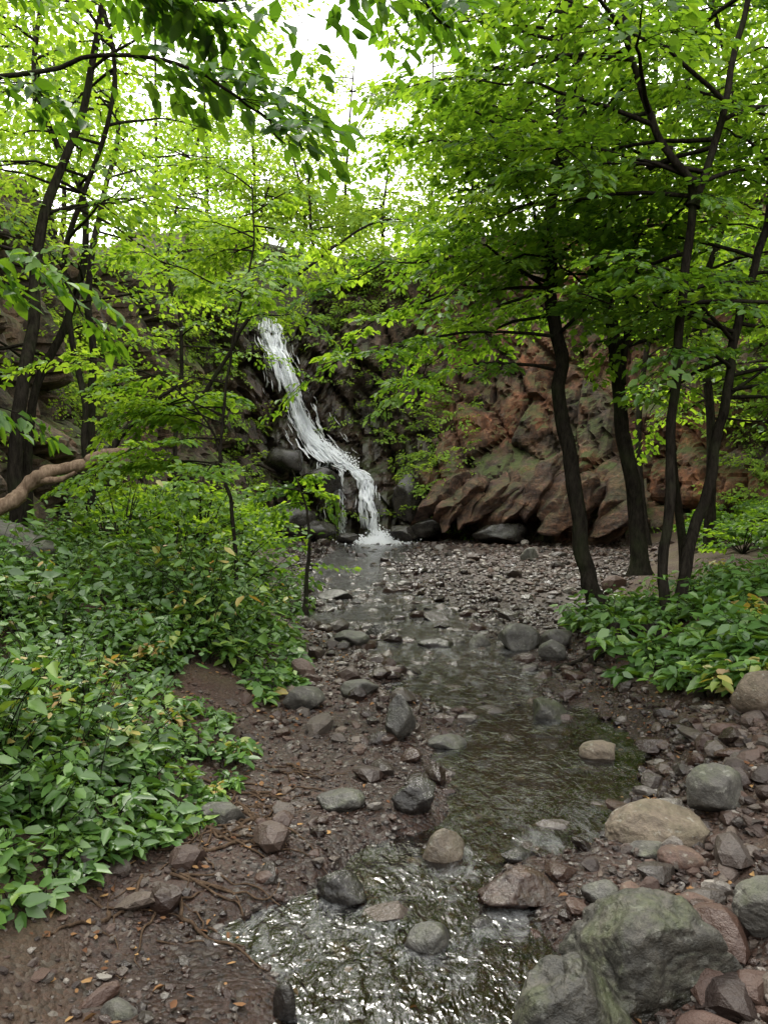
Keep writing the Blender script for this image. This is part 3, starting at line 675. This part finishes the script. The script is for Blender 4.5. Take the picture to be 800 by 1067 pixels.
for s_ in np.arange(cum[3],cum[-4],.12):
    fx1,fy1,a1,b1=cliffframe(s_)
    notch=-4.4<fx1<-3.3 and fy1>25
    for rep in range(3 if (-3.3<=fx1<0 and fy1>25) else 1):
        z1=float(rim(fx1,fy1))+(rng.uniform(.2,1.2) if notch else rng.uniform(-.9,.7));a=math.atan2(b1,a1)+rng.normal(0,.9);o1=float(cliffoff(np.array([s_]),np.array([z1]),np.array([z1]))[0])
        bk=1.8 if notch else rng.uniform(.1,1.6)
        pl.spray(SPF[rng.integers(6)],np.array([fx1+a1*(o1-bk),fy1+b1*(o1-bk),z1]),np.array([math.cos(a),math.sin(a),rng.uniform(-.4,.9)]),UP+rng.normal(0,.4,3),rng.uniform(.7,1.5),1.1 if fy1>18 else .8,False,0.)
pl.tube([[0,27.5,4],[0,27.5,4.2]],.01,3)
pl.build("cliff_vegetation",M_bark,M_far)
# --- bushes
def bush(pl,x,y,r_,h,n,temps=SPF,lsc=.7,tw=False,rb=0):
    z=Hs(x,y)
    for i in range(n):
        a=rng.uniform(0,6.283);el=rng.uniform(.15,1.35);L=rng.uniform(.4,1)
        e=np.array([x+math.cos(a)*math.cos(el)*r_*L,y+math.sin(a)*math.cos(el)*r_*L,z+h*math.sin(el)*L])
        p=np.array([x,y,z]);mid=(p+e)/2+[0,0,.12*h];pl.tube(np.stack([p,mid,e]),np.array([.012,.008,.004]),3)
        pl.spray(temps[rng.integers(len(temps))],mid*.4+e*.6,np.array([math.cos(a),math.sin(a),rng.uniform(-.1,.5)]),UP+rng.normal(0,.3,3),rng.uniform(.35,.6)*max(r_,.6),lsc,tw,rb)
pl=Plant()
for i in range(34):
    y=rng.uniform(9.5,23);x=max(-6.3,Le(y)-rng.uniform(.8,1.2+(y-9)*.3+1.2));bush(pl,x,y,rng.uniform(.7,1.2),rng.uniform(.7,1.6),22,rb=.1)
pl.build("bushes",M_bark,M_leaf)
pl=Plant()
for i in range(24):
    y=rng.uniform(10,21);x=Re(y)+rng.uniform(1.4,4);bush(pl,x,y,rng.uniform(.5,1.0),rng.uniform(.4,1.),16)
pl.build("bushes",M_bark,M_leaf)
# --- undergrowth
def herb(pl,x,y,h,stems,ls,node=6):
    z=Hs(x,y)
    ded=rng.random()<.035;tone=rng.normal(0,.14)
    for q in range(stems):
        a=rng.uniform(0,6.283);lean=rng.uniform(.1,.8)*h;hh=h*rng.uniform(.45,1.15)
        t=np.linspace(0,1,4);pts=np.stack([x+math.cos(a)*lean*t**1.6,y+math.sin(a)*lean*t**1.6,z+hh*(t-.18*t*t)],-1)
        pl.tube(pts,np.linspace(.004,.0015,4),3)
        tt=.3+.7*(np.repeat(np.arange(node),2)+1)/node;p=np.stack([np.interp(tt,t,pts[:,c]) for c in range(3)],-1)
        b_=np.repeat(np.arange(node),2)*1.7+np.tile([0,math.pi],node)+q+rng.normal(0,.35,2*node);n=2*node
        dr=np.stack([np.cos(b_),np.sin(b_),0*b_],-1)
        D=dr.copy();D[:,2]=rng.uniform(-.8,.25,n)
        L=ls*rng.uniform(.4,1.4,n)
        pl.leaves(p+dr*ls*.3,D,np.stack([rng.normal(0,.45,n),rng.normal(-.15,.45,n),np.ones(n)],-1),L,L*rng.uniform(.45,.62,n),np.full(n,.98)+rng.normal(0,.015,n) if ded else np.clip(rng.random(n)*.65+.28+tone-.1,0,.95))
pl=Plant();n=2500
y=2.5+8.6*rng.random(n)**.95
y=np.concatenate([y,rng.uniform(2.5,4.3,380)]);n=len(y)
edge=Le(y)+.04+.25*vn(y*1.3,3.,0.)-np.where(y<3.0,.7*(3.0-y),0)
x=edge-rng.random(n)**1.15*(1.1+.5*y);g=fbm(x*1.7,y*1.7,6.,2);g2=vn(x*2.1,y*2.1,16.)
x[-380:]=edge[-380:]-rng.random(380)*1.1
kp=(x>-.62*y-.5)&((g>-.03)|(rng.random(n)<np.where(y<4.3,.25,.12)))
for i in np.where(kp)[0]:
    dist=edge[i]-x[i]
    h=(min(.06+.40*dist,.36)*rng.uniform(.35,1.4)+.02)*(1+.8*g2[i])
    if 6.2<y[i]<9 and -2.6<x[i]<-1: h*=1.9
    herb(pl,x[i],y[i],max(h,.04),2 if dist<.4 else 3,(rng.uniform(.04,.085) if y[i]<5.5 else rng.uniform(.06,.11)),5)
pl.build("undergrowth",M_bark,M_herb)
pl=Plant()
for i in range(230):
    y=rng.uniform(5.4,8.6);x=Re(y)+.3+rng.random()*2.6
    if x>.55*y+.4: continue
    herb(pl,x,y,rng.uniform(.12,.42),3,rng.uniform(.07,.11),5)
for (u,v,d) in[(740,650,5.8),(775,670,5.4),(790,620,5.8),(800,690,5.2),(650,640,7.2),(630,600,8),(760,590,6.6),(715,660,6.2)]:
    q=at(u,v,d)
    for j in range(8): herb(pl,q[0]+rng.normal(0,.18),q[1]+rng.normal(0,.2),max(.3,q[2]-Hs(q[0],q[1]))*rng.uniform(.7,1.15),3,rng.uniform(.10,.135),6)
pl.build("shrub",M_bark,M_herb)
# litter
pl=Plant();n=6000;y=rng.uniform(2.2,10,n);x=rng.uniform(-4,4.5,n);kp=(x<Le(y)+.5)|(x>Re(y)-.2)|(rng.random(n)<.12);x=x[kp];y=y[kp];n=len(x)
a=rng.uniform(0,6.28,n);L=rng.uniform(.015,.05,n)
pl.tube([[-1.2,3,Hs(-1.2,3)+.01],[-1.1,3.1,Hs(-1.1,3.1)+.01]],.002,3)
pl.leaves(np.stack([x,y,Ha(x,y)+.010],-1),np.stack([np.cos(a),np.sin(a),rng.normal(0,.2,n)],-1),np.stack([rng.normal(0,.35,n),rng.normal(0,.35,n),np.ones(n)],-1),L,L*.55,rng.random(n)**1.5)
pl.build("leaf_litter",M_bark,M_litter)
pl=Plant()
def groundwalk(x,y,a,L,r0,lift=.003,nz=.004):
    n=14;px=[]
    for i in range(n):
        px.append((x,y));a+=rng.normal(0,.25);x+=math.cos(a)*L/n;y+=math.sin(a)*L/n
    px=np.array(px);z=Ha(px[:,0],px[:,1])+lift+nz*rng.normal(size=n);pl.tube(cat(np.column_stack([px,z]),3),np.interp(np.linspace(0,1,(n-1)*3+1),[0,1],[r0,r0*.3]),5)
for i in range(60):
    y=rng.uniform(2.8,4.6);x=-.9+rng.normal(0,.13)+.12*(y-3);groundwalk(x,y,rng.uniform(-1.6,.4),rng.uniform(.2,.7),rng.uniform(.004,.011),.006)
for i in range(60): 
    y=rng.uniform(2.3,9);x=rng.uniform(-1.5,2.4);groundwalk(x,y,rng.uniform(0,6.28),rng.uniform(.1,.4),rng.uniform(.002,.005),.008)
pl.build("roots",M_root,M_leaf)
pl=Plant()
for i in range(34):
    q=at(rng.choice([622,668,690,705]),640,rng.uniform(7.2,8.5));groundwalk(q[0],q[1],rng.uniform(-3.2,.0),rng.uniform(.5,1.4),rng.uniform(.02,.05),.01)
for i in range(22):
    u=rng.uniform(640,705);trunk(pl,[at(u+rng.normal(0,12),655,7.2),at(u,690,6.8),at(u+rng.normal(0,15),735,6.4)],rng.uniform(.015,.045),.012,6)
pl.build("tree_roots",M_bark,M_leaf)
pl=Plant();trunk(pl,[at(-60,545,8.4),at(10,522,8.6),at(45,495,8.7),at(85,485,8.8),at(118,472,8.9),at(140,472,9)],.1,.045,12,.07,.3)
trunk(pl,[at(40,500,8.7),at(62,500,8.6),at(80,492,8.5)],.05,.02,8)
pl.build("fallen_log",M_deadwood,M_leaf)
pl=Plant();trunk(pl,[at(104,480,8.9),at(130,450,9),at(158,420,9.1),at(190,398,9.2)],.045,.015,8,.03);branch(pl,at(158,420,9.1),.5,.4,1.,.012,SP,sc=(.35,.5));pl.build("dead_branch",M_bark,M_leaf)

# ---------------------------------------------------------------- light
w=bpy.data.worlds.new("World");bpy.context.scene.world=w;w.use_nodes=True;nt=w.node_tree;nt.nodes.clear()
SD=Vector((-.22,.62,1.0)).normalized()
sky=nt.nodes.new("ShaderNodeTexSky");sky.sky_type='NISHITA';sky.sun_disc=False
sky.sun_elevation=math.asin(SD.z);sky.sun_rotation=math.atan2(SD.x,SD.y);sky.dust_density=4;sky.air_density=1
mx=nt.nodes.new("ShaderNodeMix");mx.data_type='RGBA';mx.inputs[0].default_value=.85
nt.links.new(sky.outputs[0],mx.inputs[6]);mx.inputs[7].default_value=(26,25.8,25,1)
bg=nt.nodes.new("ShaderNodeBackground");bg.inputs[1].default_value=.15;nt.links.new(mx.outputs[2],bg.inputs[0])
o=nt.nodes.new("ShaderNodeOutputWorld");nt.links.new(bg.outputs[0],o.inputs[0])
L=bpy.data.lights.new("sun",'SUN');L.energy=3.8;L.angle=math.radians(10);L.color=(1,.96,.88)
lo=bpy.data.objects.new("sun",L);lo.rotation_euler=SD.to_track_quat('Z','Y').to_euler();bpy.context.scene.collection.objects.link(lo)
cam=bpy.data.cameras.new("camera");cam.sensor_fit='VERTICAL';cam.angle=2*math.atan(533.5/F);cam.clip_end=1000;cam.clip_start=.05
co=bpy.data.objects.new("camera",cam);co.location=(0,0,CAMH);co.rotation_euler=(math.pi/2,0,0);bpy.context.scene.collection.objects.link(co);bpy.context.scene.camera=co
vs=bpy.context.scene.view_settings;vs.view_transform='Standard';vs.look='None';vs.exposure=0
